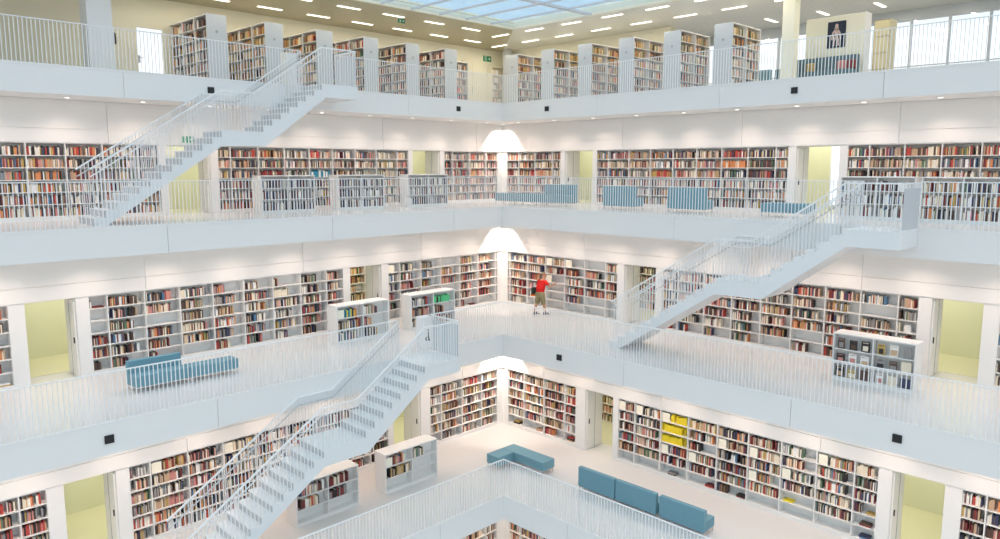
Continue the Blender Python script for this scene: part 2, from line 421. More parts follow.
# ------------------------------------------------------------------ tall free-standing bookcases (double sided, six shelves)
def tall_case(x0, x1, y0, y1, z, along, label, group, nb, books_on=True, where='', end_sign=True, pal=None, fills=(.7, 1.0), m=None):
    """along='Y': long side along Y, open face towards -X; along='X': long side along X, open face towards -Y"""
    m = m or M['board']
    H = 2.22
    t = empty('bookcase', ((x0 + x1) / 2, (y0 + y1) / 2, z), label, 'bookcase', group)
    side = 'R' if along == 'Y' else 'L'
    a0, a1, d0, d1 = (y0, y1, x0, x1) if along == 'Y' else (x0, x1, y0, y1)
    back = d0 + .31
    MB().sb(side, a0 + .03, a1 - .03, back, d1 - .006 if d1 - back < .1 else back + .03, z + .1, z + H - .03).build('back_panel', m, t)
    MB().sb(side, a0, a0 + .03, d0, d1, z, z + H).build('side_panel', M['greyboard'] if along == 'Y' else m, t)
    MB().sb(side, a1 - .03, a1, d0, d1, z, z + H).build('side_panel', M['greyboard'] if (along == 'Y' and False) else m, t)
    MB().sb(side, a0 + .03, a1 - .03, d0, d1, z + H - .035, z + H).build('top_board', m, t)
    MB().sb(side, a0 + .03, a1 - .03, d0 + .01, d1 - .01, z, z + .1).build('plinth', m, t)
    step = (a1 - a0 - .03) / nb
    for i in range(1, nb): MB().sb(side, a0 + .015 + step * i - .014, a0 + .015 + step * i + .014, d0, back, z + .1, z + H - .035).build('upright_board', m, t)
    pitch = (H - .135) / 6
    for i in range(nb):
        lo, hi = a0 + .015 + step * i + .015, a0 + .015 + step * (i + 1) - .015
        for r in range(6):
            zz = z + .1 + pitch * (5 - r)
            if r < 5: MB().sb(side, lo, hi, d0 + .005, back, zz - .022, zz).build('shelf_board', m, t)
            if books_on:
                st, en = (lo, hi) if side == 'L' else (hi, lo)
                row_books(side, st, en, d0 + .04, zz, .27, random.uniform(*fills), (ORD[r], ORD[nb - i - 1 if side == 'L' else i], where), pal, hmin=.2, gap=.03, tmin=.02, tmax=.05)
    if end_sign and along == 'Y':
        xc = (x0 + x1) / 2
        MB().tube((xc, y0 - .012, z + 1.68), (xc, y0, z + 1.68), .045, 16).build('end_disc', M['dot'], t)
    return t
# the right-hand gallery units show their faces towards -Y; the left-hand ones towards -X
TG = 'tall bookcases standing across the top gallery'
WARM = [BI[c] for c in ('ochre', 'ochre', 'tan', 'cream', 'orange', 'dark brown', 'green', 'black', 'dark red', 'cream', 'tan')]
for i, x in enumerate((10.75, 12.77, 14.76, 16.78, 18.79, 20.82)):
    w = '%s tall bookcase, left of top gallery' % ORD[i]
    tall_case(x, x + .67, 24.2, 27.1, FZ[3], 'Y', 'tall white bookcase, %s from the left, left side of top gallery' % ORD[i], TG, 3, where=w, pal=WARM if i in (1, 2) else None)
def right_case(y, i):
    w = '%s tall bookcase, right of top gallery' % ORD[i]
    H = 2.22; z = FZ[3]; x0, x1, y0, y1 = 24.05, 26.1, y, y + .70
    m = M['board']
    t = empty('bookcase', ((x0 + x1) / 2, (y0 + y1) / 2, z), 'tall white bookcase, %s from the corner, right side of top gallery' % ORD[i], 'bookcase', TG)
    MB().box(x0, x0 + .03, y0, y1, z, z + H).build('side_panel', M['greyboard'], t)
    MB().box(x1 - .03, x1, y0, y1, z, z + H).build('side_panel', m, t)
    MB().box(x0 + .03, x1 - .03, y0 + .31, y0 + .34, z + .1, z + H - .035).build('back_panel', m, t)
    MB().box(x0 + .03, x1 - .03, y0, y1, z + H - .035, z + H).build('top_board', m, t)
    MB().box(x0 + .03, x1 - .03, y0 + .01, y1 - .01, z, z + .1).build('plinth', m, t)
    xm = (x0 + x1) / 2
    MB().box(xm - .014, xm + .014, y0, y0 + .31, z + .1, z + H - .035).build('upright_board', m, t)
    pitch = (H - .135) / 6
    for j, (lo, hi) in enumerate(((x0 + .035, xm - .018), (xm + .018, x1 - .035))):
        for r in range(6):
            zz = z + .1 + pitch * (5 - r)
            if r < 5: MB().box(lo, hi, y0 + .005, y0 + .31, zz - .022, zz).build('shelf_board', m, t)
            row_books('L', lo, hi, y0 + .04, zz, .27, random.uniform(.75, 1), (ORD[r], ORD[j], w), WARM if r < 2 else None, hmin=.2, tmin=.02, tmax=.05)
    yc = (y0 + y1) / 2
    MB().tube((x0 - .012, yc, z + 1.68), (x0, yc, z + 1.68), .045, 16).build('end_disc', M['dot'], t)
for i, y in enumerate((23.1, 21.03, 19.05, 17.03, 15.02, 13.0)): right_case(y, i)

# ------------------------------------------------------------------ top gallery: walls, ceiling, skylight, windows
z = FZ[3]
mb = MB()
mb.box(A0, 9.52, 27.15, 27.4, z, CEIL); mb.box(10.62, 27.4, 27.15, 27.4, z, CEIL); mb.box(9.52, 10.62, 27.15, 27.4, z + 2.12, CEIL)
struct(mb.build('wall_left', M['cream']), 'cream wall behind the bookcases, left side of the top gallery')
mb = MB(); mb.box(27.15, 27.4, 17.4, 27.15, z, CEIL); struct(mb.build('wall_right', M['cream']), 'cream wall behind the bookcases, right side of the top gallery')
# glazed door in the left wall
t = empty('door_1', (9.93, 27.2, z), 'glazed door full of daylight in cream wall, left side of top gallery', None); t['kind'] = 'structure'
mb = MB(); mb.box(9.52, 9.64, 27.12, 27.2, z, z + 2.12); mb.box(10.50, 10.62, 27.12, 27.2, z, z + 2.12); mb.box(9.64, 10.50, 27.12, 27.2, z + 2.02, z + 2.12)
mb.build('door_frame', M['cream'], t)
MB().box(9.64, 10.50, 27.15, 27.17, z + .02, z + 2.02).build('door_pane', M['wglass'], t)
mb = MB(); mb.tube((9.68, 27.06, z + 1.02), (9.80, 27.06, z + 1.02), .012); mb.tube((9.68, 27.06, z + 1.02), (9.68, 27.15, z + 1.02), .012); mb.box(9.65, 9.71, 27.14, 27.15, z + .85, z + 1.1)
mb.build('door_handle', M['rail'], t)
# cream double door near the corner and the sign above
t = empty('door_2', (25.1, 27.1, z), 'cream double door near the corner of the top gallery', None); t['kind'] = 'structure'
MB().box(24.45, 25.07, 27.09, 27.15, z, z + 2.4).build('door_panel', M['cream'], t, .006)
MB().box(25.08, 25.70, 27.09, 27.15, z, z + 2.4).build('door_panel', M['cream'], t, .006)
MB().tube((25.02, 27.05, z + .9), (25.02, 27.05, z + 1.2), .012).build('door_handle', M['rail'], t)
# ceiling ring, split along the diagonal: olive slats left, right ones paled as if reflecting daylight
far = 33.0
def poly_slab(name, pts, z0, z1, m, lab):
    n = len(pts); me = bpy.data.meshes.new(name)
    v = [(x, y, z0) for x, y in pts] + [(x, y, z1) for x, y in pts]
    f = [tuple(reversed(range(n))), tuple(range(n, 2 * n))] + [(i, (i + 1) % n, n + (i + 1) % n, n + i) for i in range(n)]
    me.from_pydata(v, [], f); me.materials.append(m)
    bm = bmesh.new(); bm.from_mesh(me); bmesh.ops.recalc_face_normals(bm, faces=bm.faces); bm.to_mesh(me); bm.free()
    o = bpy.data.objects.new(name, me); COL.objects.link(o); return struct(o, lab)
SX, SY = 23.1, 22.46
poly_slab('ceiling', [(A0, SY), (SX, SY), (27.4, 27.4), (A0, 27.4)], CEIL, CEIL + .25, M['ceilL'], 'olive slatted ceiling over the left side')
poly_slab('ceiling', [(SX, A0), (far, A0), (far, 27.4), (27.4, 27.4), (SX, SY)], CEIL, CEIL + .25, M['ceilR'], 'slatted ceiling over the right side, reflected daylight painted into its colour')
mb = MB()
mb.box(A0, SX + .3, SY, SY + .3, CEIL + .25, CEIL + .32); mb.box(SX, SX + .3, A0, SY, CEIL + .25, CEIL + .32)
struct(mb.build('skylight_kerb', M['cream']), 'cream upstand around the skylight')
mb = MB(); mb.box(A0, SX + .0, SY - .10, SY, CEIL - .03, CEIL + .20); mb.box(SX - .10, SX, A0, SY - .10, CEIL - .03, CEIL + .20)
struct(mb.build('skylight_frame', M['cream']), 'cream frame around the skylight opening')
t = empty('window_1', (11, 11, CEIL + .2), 'blue glazed skylight with grey beams over the void', None); t['kind'] = 'structure'
MB().box(A0 - 3, SX - .1, A0 - 3, SY - .1, CEIL + .06, CEIL + .09).build('glass_pane', M['glass'], t)
x = 21.70
while x > A0 - 3:
    MB().box(x - .045, x + .045, A0 - 3, SY - .1, CEIL + .0, CEIL + .06).build('beam', M['rib'], t); x -= 1.35
for y in (18.35, 12.9, 7.45, 2.0):
    MB().box(A0 - 3, SX - .1, y - .09, y + .09, CEIL - .03, CEIL + .055).build('cross_beam', M['rib'], t)
# wall of windows on the far right
WX = 30.6
t = empty('window_2', (WX, 10, z), 'bright wall of tall windows beyond the top gallery, far right', None); t['kind'] = 'structure'
MB().box(WX, WX + .02, A0, 20.5, z, 15.28).build('glass_pane', M['wglass'], t)
mb = MB(); mb.box(WX - .06, WX + .1, A0, 20.5, 15.28, CEIL); mb.build('header', M['frame'], t)
y = A0 + .4
while y < 20.5:
    MB().box(WX - .07, WX + .07, y - .035, y + .035, z, 15.28).build('mullion', M['frame'], t); y += 1.25
mb = MB(); mb.box(WX - .05, WX + .05, A0, 20.5, z + 1.0, z + 1.04); mb.build('transom', M['frame'], t)
mb = MB(); mb.box(27.4, WX + .1, 20.5, 20.7, z, CEIL); struct(mb.build('wall_end', M['cream']), 'cream return wall beside the windows')
mb = MB(); mb.box(27.4, 27.5, 17.4, 20.5, z, CEIL); struct(mb.build('wall_side', M['cream']), 'cream return wall beside the windows')
# columns
mb = MB(); mb.box(24.2, 24.6, 10.95, 11.34, z, CEIL); struct(mb.build('column', M['cream']), 'square cream column between bookcases and poster wall')
mb = MB(); mb.box(7.05, 7.72, 23.6, 24.2, z, CEIL); struct(mb.build('column', M['white']), 'square column on the left side of the top gallery')
mb = MB(); mb.box(26.55, 26.85, 26.2, 26.5, z, CEIL); struct(mb.build('column', M['greyboard']), 'slim pale blue column in the corner of the top gallery')
# poster partition, poster
t = empty('display_wall', (25.85, 10.2, z), 'free-standing cream partition wall carrying a dark poster', 'partition')
MB().box(25.6, 26.1, 9.25, 11.15, z, z + 2.24).build('body', M['cream'], t, .01)
MB().box(25.598, 26.11, 9.24, 9.26, z, z + 2.26).build('edge_strip', M['white'], t)
t = empty('poster', (25.58, 10.12, z + 1.25), 'dark navy poster with pale blurry figure on cream partition', 'poster')
MB().box(25.575, 25.598, 9.84, 10.42, z + 1.22, z + 2.06).build('sheet', M['navy'], t)
mb = MB()
mb.tube((25.574, 10.13, z + 1.93), (25.570, 10.13, z + 1.93), .055, 14)
for (ya, za, yb, zb, w) in ((10.13, 1.9, 10.13, 1.62, .05), (10.13, 1.85, 10.25, 1.68, .028), (10.13, 1.85, 10.02, 1.68, .028), (10.25, 1.68, 10.27, 1.48, .024), (10.02, 1.68, 9.99, 1.48, .024),
                            (10.12, 1.64, 10.19, 1.45, .034), (10.13, 1.64, 10.06, 1.45, .034), (10.19, 1.45, 10.21, 1.28, .026), (10.06, 1.45, 10.05, 1.28, .026)):
    mb.bar((25.572, ya, z + za), (25.572, yb, z + zb), .006, w * 2)
for j in range(4): mb.bar((25.571, 10.05, z + 1.84 - j * .06), (25.571, 10.21, z + 1.84 - j * .06), .006, .016)
mb.build('printed_figure', M['pale'], t)
# beige cabinet with drawers
t = empty('cabinet', (27.6, 9.35, z), 'tall beige cabinet with stacked drawers beside the bright windows', 'cabinet')
MB().box(27.3, 27.95, 9.05, 9.55, z, z + 2.24).build('body', M['beige'], t, .006)
for j in range(4): 
    MB().box(27.28, 27.3, 9.07, 9.53, z + .08 + j * .54, z + .60 + j * .54).build('drawer', M['beige'], t, .004)
    MB().box(27.30, 27.32, 9.06, 9.54, z + .605 + j * .54, z + .62 + j * .54).build('joint', M['dot'], t)
# white bookcase in the corner of the top gallery
tall_case(26.1, 27.1, 26.78, 27.12, z, 'X', 'open cream bookcase against the wall under the exit sign', 'bookcases against the end walls', 1, where='cream bookcase in corner, top gallery', pal=[BI['cream'], BI['tan'], BI['white']], fills=(.3, .9), m=M['cream'])
tall_case(23.45, 24.35, 26.6, 26.95, z, 'X', 'slim bookcase half hidden behind the sixth tall bookcase', 'bookcases against the end walls', 1, where='slim bookcase behind sixth, top gallery')
# black wall telephone
mb = MB(); mb.box(8.82, 8.96, 27.09, 27.149, z + 1.38, z + 1.72); mb.tube((8.89, 27.06, z + 1.36), (8.89, 27.06, z + 1.74), .025, 8)
tag(mb.build('wall_telephone', M['black'], bevel=.006), 'black telephone on the cream wall left of the glazed door', 'telephone')
# stepped partition in the corridor bookcases seen through doorways
for side, k, a, lab in (('L', 1, 15.9, 'third gallery, left'), ('R', 1, 16.0, 'third gallery, right'), ('R', 0, 16.2, 'lowest gallery, right')):
    W = WL[k]; d = W + 2.9
    H = 2.22
    t = empty('bookcase', P(side, a + .7, d + .2, FZ[k]), 'bookcase in the corridor seen through a doorway, ' + lab, 'bookcase', 'bookcases in the corridors')
    n = 3; a0, a1 = a - .8, a + 2.4
    if k == 0: a1 = a + 1.15
    MB().sb(side, a0, a1, d + .3, d + .34, FZ[k], FZ[k] + H).build('back_panel', M['board'], t)
    MB().sb(side, a0, a1, d, d + .3, FZ[k] + H - .03, FZ[k] + H).build('top_board', M['board'], t)
    c = a0
    while c <= a1 + .01:
        MB().sb(side, c - .014, c + .014, d, d + .3, FZ[k], FZ[k] + H - .03).build('upright_board', M['board'], t); c += (a1 - a0) / n
    for r in range(6):
        zz = FZ[k] + .05 + .355 * (5 - r)
        for j in range(n):
            lo = a0 + (a1 - a0) / n * j + .016; hi = a0 + (a1 - a0) / n * (j + 1) - .016
            MB().sb(side, lo, hi, d, d + .3, zz - .02, zz).build('shelf_board', M['board'], t)
            row_books(side, lo if side == 'L' else hi, hi if side == 'L' else lo, d + .04, zz, .28, random.uniform(.6, 1), (ORD[r], ORD[j], 'corridor bookcase, ' + lab), WARM if side == 'L' else None, hmin=.2)

# ------------------------------------------------------------------ ceiling lamps of the top gallery
n = 0
def ceiling_lamp(x, y, ori, where, energy=13):
    w, l = .065, .47
    hx, hy = (l, w) if ori == 'X' else (w, l)
    t = empty('ceiling_lamp', (x, y, CEIL - .03), 'slim linear ceiling lamp glowing warm white, ' + where, 'lamp', 'linear lamps in the top gallery ceiling')
    MB().box(x - hx - .02, x + hx + .02, y - hy - .02, y + hy + .02, CEIL - .012, CEIL - .001).build('frame', M['metal'], t)
    MB().box(x - hx, x + hx, y - hy, y + hy, CEIL - .03, CEIL - .012).build('diffuser', M['lamp'], t)
    ld = bpy.data.lights.new('lamp_light', 'AREA'); ld.shape = 'RECTANGLE'; ld.size = hx * 2; ld.size_y = hy * 2; ld.energy = energy; ld.color = (1, .92, .76)
    lo = bpy.data.objects.new('lamp_light', ld); COL.objects.link(lo); lo.location = (0, 0, -.012); lo.parent = t
for i in range(1, 9):
    ceiling_lamp(25.83 - 2 * i, 25.75, 'X', 'outer row, %s from the corner, left side' % ORD[i])
    ceiling_lamp(23.8 - 2 * i, 23.65, 'X', 'inner row, %s from the corner, left side' % ORD[i - 1])
for i in range(0, 10):
    ceiling_lamp(25.65, 25.85 - 2 * i, 'Y', 'outer row, %s from the corner, right side' % ORD[i])
    ceiling_lamp(23.7, 23.82 - 2 * i, 'Y', 'inner row, %s from the corner, right side' % ORD[i])
for i in range(5): ceiling_lamp(28.85, 15.95 - 2 * i, 'X', 'by the windows, %s from the back' % ORD[i], 12)

# ------------------------------------------------------------------ downlights in the soffits and the bright corner lights
def spot(loc, energy, size, blend, rad, col=(1, .86, .72), rot=(0, 0, 0), parent=None):
    ld = bpy.data.lights.new('spot_light', 'SPOT'); ld.energy = energy; ld.spot_size = math.radians(size); ld.spot_blend = blend; ld.shadow_soft_size = rad; ld.color = col
    o = bpy.data.objects.new('spot_light', ld); COL.objects.link(o)
    o.location = Vector(loc) - (wloc(parent) if parent else Vector((0, 0, 0))); o.rotation_euler = rot
    if parent: o.parent = parent
    return o
for k in range(3):
    s = FZ[k] + ST - TH; d = WL[k] - .95; W = WL[k]
    for side in 'LR':
        a = 2.06 + (0 if k else 0); i = 0
        poss = []
        a = W - 1.9
        while a > 1.0: poss.append(a); a -= 2.03
        for i, a in enumerate(poss):
            t = empty('downlight', P(side, a, d, s - .02), 'round recessed downlight under slab, %s from the corner, %s side, above %s gallery' % (ORD[i], SN[side], GN[k]), 'lamp', 'recessed downlights under the slabs')
            p = P(side, a, d, 0)
            MB().tube((p[0], p[1], s - .022), (p[0], p[1], s - .001), .085, 16).build('ring', M['metal'], t)
            MB().tube((p[0], p[1], s - .026), (p[0], p[1], s - .022), .062, 16).build('lens', M['down'], t)
            spot((p[0], p[1], s - .04), 112, 140, .9, .08, col=(1, .78, .65), parent=t)
    t = empty('downlight', (W - .75, W - .75, s - .02), 'strong corner downlight flooding the wall corner, above %s gallery' % GN[k], 'lamp', 'corner downlights')
    c = W - .55
    MB().tube((c, c, s - .03), (c, c, s - .001), .1, 16).build('ring', M['metal'], t)
    MB().tube((c, c, s - .034), (c, c, s - .03), .075, 16).build('lens', M['down'], t)
    spot((c, c, s - .05), 270, 108, .3, .04, col=(1, .90, .80), rot=(math.radians(14), math.radians(-14), 0), parent=t)

for side in 'LR':
    for i in range(3):
        a = W_E - 1.1 - 1.6 * i; p = P(side, a, W_E - .8, 0); s = -TH
        t = empty('downlight', (p[0], p[1], s - .02), 'recessed downlight under the lowest slab, %s from the corner, %s side' % (ORD[i], SN[side]), 'lamp', 'recessed downlights under the slabs')
        MB().tube((p[0], p[1], s - .022), (p[0], p[1], s - .001), .085, 16).build('ring', M['metal'], t)
        MB().tube((p[0], p[1], s - .026), (p[0], p[1], s - .022), .062, 16).build('lens', M['down'], t)
        spot((p[0], p[1], s - .04), 60, 150, .9, .08, col=(1, .76, .60), parent=t)
# ------------------------------------------------------------------ railings
def baluster_mesh(h):
    mb = MB(); mb.box(-.009, .009, -.009, .009, 0, h)
    me = bpy.data.meshes.new('baluster'); me.from_pydata(mb.v, [], mb.f); me.materials.append(M['metal']); return me
BALM = {}
def balusters(t, pts, hs=None, limit=100, score=None):
    """pts: list of (x,y,z,h). the LIMIT best scoring ones become parts, the rest one stuff part"""
    cam = Vector((-.07, .075, 9.9))
    pts = sorted(pts, key=lambda p: -p[3] / (Vector(p[:3]) - cam).length * inframe(p))
    o0 = wloc(t)
    for p in pts[:limit]:
        h = round(p[3], 3)
        if h not in BALM: BALM[h] = baluster_mesh(h)
        o = bpy.data.objects.new('baluster', BALM[h]); COL.objects.link(o); o.parent = t; o.location = Vector(p[:3]) - o0
    if pts[limit:]:
        mb = MB()
        for p in pts[limit:]: mb.box(p[0] - .009, p[0] + .009, p[1] - .009, p[1] + .009, p[2], p[2] + p[3])
        tag(mb.build('baluster', M['metal'], t), kind='stuff')
CAMP = Vector((-.074, .075, 9.90)); PITCHD = .1351
fwd = Vector((math.cos(PITCHD) * math.sqrt(.5), math.cos(PITCHD) * math.sqrt(.5), -math.sin(PITCHD)))
rgt = Vector((math.sqrt(.5), -math.sqrt(.5), 0)); upv = rgt.cross(fwd)
def proj(p):
    v = Vector(p) - CAMP; d = v.dot(fwd)
    return (500 + 745.3 * v.dot(rgt) / d, 269.5 - 745.3 * v.dot(upv) / d) if d > .1 else (-999, -999)
def inframe(p):
    x, y = proj(p[:3]); return 1.0 if (95 < x < 906 and -25 < y < 560) else .01

GAPS = {(3, 'L'): (13.28, 14.62), (1, 'L'): (13.28, 14.62), (2, 'R'): (5.80, 7.12)}
SP = .10
def gallery_rail(side, k):
    e = VE[k] - .0; z = FZ[k] + .035; inset = .02
    d = e + inset
    t = empty('railing', P(side, e / 2 + 4, d, z), 'white baluster railing along the %s edge of the %s' % (SN[side], GW[k]), 'railing', 'white railings around the void')
    gap = GAPS.get((k, side)); hi = d
    segs = [(A0, hi)] if not gap else [(A0, gap[0]), (gap[1], hi)]
    pts = []
    for s0, s1 in segs:
        MB().sb(side, s0, s1 + (.02 if s1 == hi else 0), d - .022, d + .022, z + RH - .024, z + RH).build('top_rail', M['metal'], t)
        n = int((s1 - s0) / SP)
        for i in range(n + 1):
            a = s1 - i * SP
            if side == 'R' and i == 0 and s1 == hi: continue
            x, y = P(side, a, d, 0)[:2]
            pts.append((x, y, z, RH - .024))
    balusters(t, pts)
for k in range(4):
    for side in 'LR': gallery_rail(side, k)

# ------------------------------------------------------------------ staircases
def staircase(side, k, a_top, label, where):
    """descends from floor k+1 to floor k towards ... along the void edge of floor k+1; a_top = top nosing"""
    up = k + 1; zt = FZ[up]; zb = FZ[k]; e = VE[up]; d0, d1 = e - 1.28, e - .004
    sgn = -1 if side == 'L' else 1     # direction of descent in a
    R = .2; T = .3
    prof = []                          # walking line
    a, z = a_top, zt
    pts = [(a_top - sgn * 1.34, zt), (a_top, zt)]
    for i in range(7): z -= R; pts.append((a, z)); a += sgn * T; pts.append((a, z))
    z -= R; pts.append((a, z)); mid0 = a; a += sgn * 1.33; mid1 = a; pts.append((a, z)); zm = z
    for i in range(12): z -= R; pts.append((a, z)); a += sgn * T; pts.append((a, z))
    z -= R; pts.append((a, z)); foot = a
    D = .43
    low = [(foot - sgn * .35, zb + .0), (mid1 + sgn * .0, zm - D - .02), (mid0 - sgn * .05, zm - D - .0), (a_top - sgn * .12, zt - D), (a_top - sgn * 1.34, zt - D)]
    t = empty('staircase', P(side, (a_top + foot) / 2, (d0 + d1) / 2, zb), label, 'staircase', 'white staircases between the galleries')
    # solid body as quads strips (profile split in convex pieces)
    mb = MB()
    def lowz(a):
        L = sorted(low)
        for (x0, z0), (x1, z1) in zip(L, L[1:]):
            if x0 - 1e-6 <= a <= x1 + 1e-6: return z0 + (z1 - z0) * (a - x0) / (x1 - x0)
        return zb
    steps = []
    for (x0, z0), (x1, z1) in zip(pts, pts[1:]):
        if abs(z0 - z1) < 1e-6 and abs(x0 - x1) > 1e-6: steps.append((x0, x1, z0))
    allc = sorted(set([round(x, 4) for s_ in steps for x in s_[:2]] + [round(x, 4) for x, _ in low]))
    for x0, x1, zz in steps:
        lo, hi = min(x0, x1), max(x0, x1)
        cs = [lo] + [c for c in allc if lo + 1e-3 < c < hi - 1e-3] + [hi]
        for c0, c1 in zip(cs, cs[1:]):
            mb.prism(side, [(c0, lowz(c0)), (c1, lowz(c1)), (c1, zz - .03), (c0, zz - .03)], d0, d1)
    mb.build('stringer_body', M['stair'], t)
    for j, (x0, x1, zz) in enumerate(steps):
        nm = 'landing' if abs(x1 - x0) > .5 else 'tread'
        lo, hi = min(x0, x1), max(x0, x1)
        if sgn > 0: hi += .02
        else: lo -= .02
        MB().sb(side, lo, hi, d0 - .004, d1, zz - .03, zz).build(nm, M['stair'], t)
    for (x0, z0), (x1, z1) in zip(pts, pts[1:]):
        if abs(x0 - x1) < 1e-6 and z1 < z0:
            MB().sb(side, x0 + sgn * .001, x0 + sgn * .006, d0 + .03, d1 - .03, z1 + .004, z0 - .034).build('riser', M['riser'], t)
    # railings both sides
    def railz(a):
        s = (a - a_top) * sgn
        if s <= 0: return zt
        if s <= 2.1: return zt - s / T * R
        if s <= 2.1 + 1.33: return zm
        return max(zb, zm - (s - 3.43) / T * R)
    Hh = 1.16
    key = [a_top - sgn * 1.32, a_top - sgn * .0, a_top + sgn * 2.25, mid1, foot]
    def rz(a):
        s = (a - a_top) * sgn
        if s <= 0: return zt + Hh
        if s <= 2.36: return zt + Hh - s * (zt - zm) / 2.36
        if s <= 3.43: return zm + Hh
        return zm + Hh - (s - 3.43) * .63
    key[2] = a_top + sgn * 2.36
    for nm, dd in (('outer', d0 + .015), ('inner', d1 - .015)):
        ks = key if nm == 'outer' else key[1:]
        mb = MB()
        for c0, c1 in zip(ks, ks[1:]):
            mb.bar(P(side, c0, dd, rz(c0) - .02), P(side, c1, dd, rz(c1) - .02), .038, .04)
        if nm == 'outer':
            mb.bar(P(side, key[0], dd, zt + Hh - .02), P(side, key[0], d1 - .01, zt + Hh - .02), .038, .04)
        mb.build('top_rail', M['metal'], t)
        mb = MB(); din = dd + (.05 if nm == 'outer' else -.05)
        ks = key[1:]
        for c0, c1 in zip(ks, ks[1:]):
            mb.tube(P(side, c0, din, rz(c0) - .22), P(side, c1, din, rz(c1) - .22), .018)
        mb.build('handrail', M['rail'] if nm == 'inner' else M['metal'], t)
    bp = []
    n = int(abs(foot - key[0]) / SP)
    for i in range(n):
        a = key[0] + sgn * (i * SP + .02)
        zz = [s_[2] for s_ in steps if min(s_[:2]) - 1e-4 <= a <= max(s_[:2]) + 1e-4]
        base = (min(zz) if zz else zb) - .0
        h = rz(a) - .03 - base
        h = max(.3, h)
        for dd, ok in ((d0 + .015, True), (d1 - .015, (a - a_top) * sgn > -.02)):
            if ok:
                x, y = P(side, a, dd, 0)[:2]; bp.append((x, y, base, round(h, 2)))
    dd = d0 + .12
    while dd < d1:
        x, y = P(side, key[0], dd, 0)[:2]; bp.append((x, y, zt, Hh - .03)); dd += SP
    balusters(t, bp)
    ks_ = key[0]
    MB().sb(side, ks_ - (.006 if sgn > 0 else -.006), ks_ - (.014 if sgn > 0 else -.014), d0 + .05, d1 - .03, zt + .04, zt + 1.02).build('screen_panel', M['greyboard'], t)
staircase('L', 2, 13.28, 'white staircase from top gallery down to second gallery, upper left', '')
staircase('R', 1, 7.12, 'white staircase from second gallery down to third gallery, right', '')
staircase('L', 0, 13.28, 'white staircase from third gallery down to lowest gallery, lower left', '')

# white info boxes at the head of the stairs
def info_box(x0, x1, y0, y1, z, h, lab, glyph):
    t = empty('information_box', ((x0 + x1) / 2, (y0 + y1) / 2, z), lab, 'box')
    MB().box(x0, x1, y0, y1, z, z + h).build('body', M['metal'], t, .01)
    if glyph:
        xc = (x0 + x1) / 2; f = y0 - .003; mb = MB()
        for i in range(10):
            a0 = math.radians(100 + i * 26); a1 = math.radians(100 + (i + 1) * 26)
            mb.bar((xc - .01 + .07 * math.cos(a0), f, z + .30 + .05 * math.sin(a0)), (xc - .01 + .07 * math.cos(a1), f, z + .30 + .05 * math.sin(a1)), .006, .034)
        mb.bar((xc + .02, f, z + .34), (xc + .02, f, z + .52), .006, .045); mb.bar((xc + .02, f, z + .38), (xc + .08, f, z + .22), .006, .034); mb.tube((xc + .02, f - .003, z + .57), (xc + .02, f + .003, z + .57), .025, 12)
        mb.build('wheelchair_emblem', M['black'], t)
info_box(14.60, 14.96, 18.2, 18.55, FZ[1], 1.0, 'white box with black wheelchair emblem at head of lower left staircase', True)
info_box(12.85, 13.25, 23.0, 23.4, FZ[3], 1.1, 'plain white box at head of upper left staircase', False)

# ------------------------------------------------------------------ low free-standing shelves
LH = 1.26
LG = 'low double-sided shelves on the galleries'
def low_shelf(side, k, a0, a1, d0, label, fills, pals=None, covers=False, H=LH, dep=.56, signs=()):
    z = FZ[k]; d1 = d0 + dep
    t = empty('low_bookshelf', P(side, (a0 + a1) / 2, (d0 + d1) / 2, z), label, 'bookshelf', LG)
    m = M['board']
    MB().sb(side, a0, a0 + .03, d0, d1, z, z + H - .035).build('side_panel', m, t)
    MB().sb(side, a1 - .03, a1, d0, d1, z, z + H - .035).build('side_panel', m, t)
    MB().sb(side, a0 - .006, a1 + .006, d0 - .006, d1 + .006, z + H - .035, z + H).build('top_board', m, t, .003)
    MB().sb(side, a0 + .03, a1 - .03, d0 + .01, d1 - .01, z, z + .1).build('plinth', m, t)
    MB().sb(side, a0 + .03, a1 - .03, d0 + .27, d0 + .29, z + .1, z + H - .035).build('back_panel', m, t)
    am = (a0 + a1) / 2
    MB().sb(side, am - .014, am + .014, d0, d0 + .27, z + .1, z + H - .035).build('upright_board', m, t)
    p = (H - .135) / 3
    for j, (lo, hi) in enumerate(((a0 + .032, am - .016), (am + .016, a1 - .032))):
        for r in range(3):
            zz = z + .1 + p * (2 - r)
            if r < 2: MB().sb(side, lo, hi, d0 + .004, d0 + .27, zz - .022, zz).build('shelf_board', m, t)
            jj = j if side == 'L' else 1 - j
            f = fills[r][jj]
            st, en = (lo, hi) if side == 'L' else (hi, lo); s = 1 if en > st else -1
            w = label
            pk = (ORD[r], ORD[jj], SHORT[label])
            if covers:
                for q in range(3):
                    w_ = random.uniform(.17, .25); h = random.uniform(.24, .31)
                    ac = st + s * (.17 + q * .31); c = random.choice([BI[c] for c in ('black', 'black', 'dark brown', 'white', 'navy', 'white', 'cream', 'grey', 'ochre')])
                    b = (ac - w_ / 2, ac + w_ / 2, d0 + .06, d0 + .085) if side == 'L' else (d0 + .06, d0 + .085, ac - w_ / 2, ac + w_ / 2)
                    books.append(dict(b=b + (zz, zz + h), c=c, n=q + 1, place=pk, side=side, kind='cover'))
                continue
            if (r, jj) in signs:
                x0, x1 = st + s * .02, st + s * .25
                placard(side, min(x0, x1), max(x0, x1), d0 + .03, zz, .27, 'on %s shelf, left end of %s' % (ORD[r], SHORT[label]))
                st = st + s * .27; f = max(0, f - .27)
            row_books(side, st, en, d0 + .05, zz, .29, f, pk, (pals or {}).get((r, jj)), hmin=.2, tmin=.02, tmax=.05)
    if covers: return
SHORT = {}
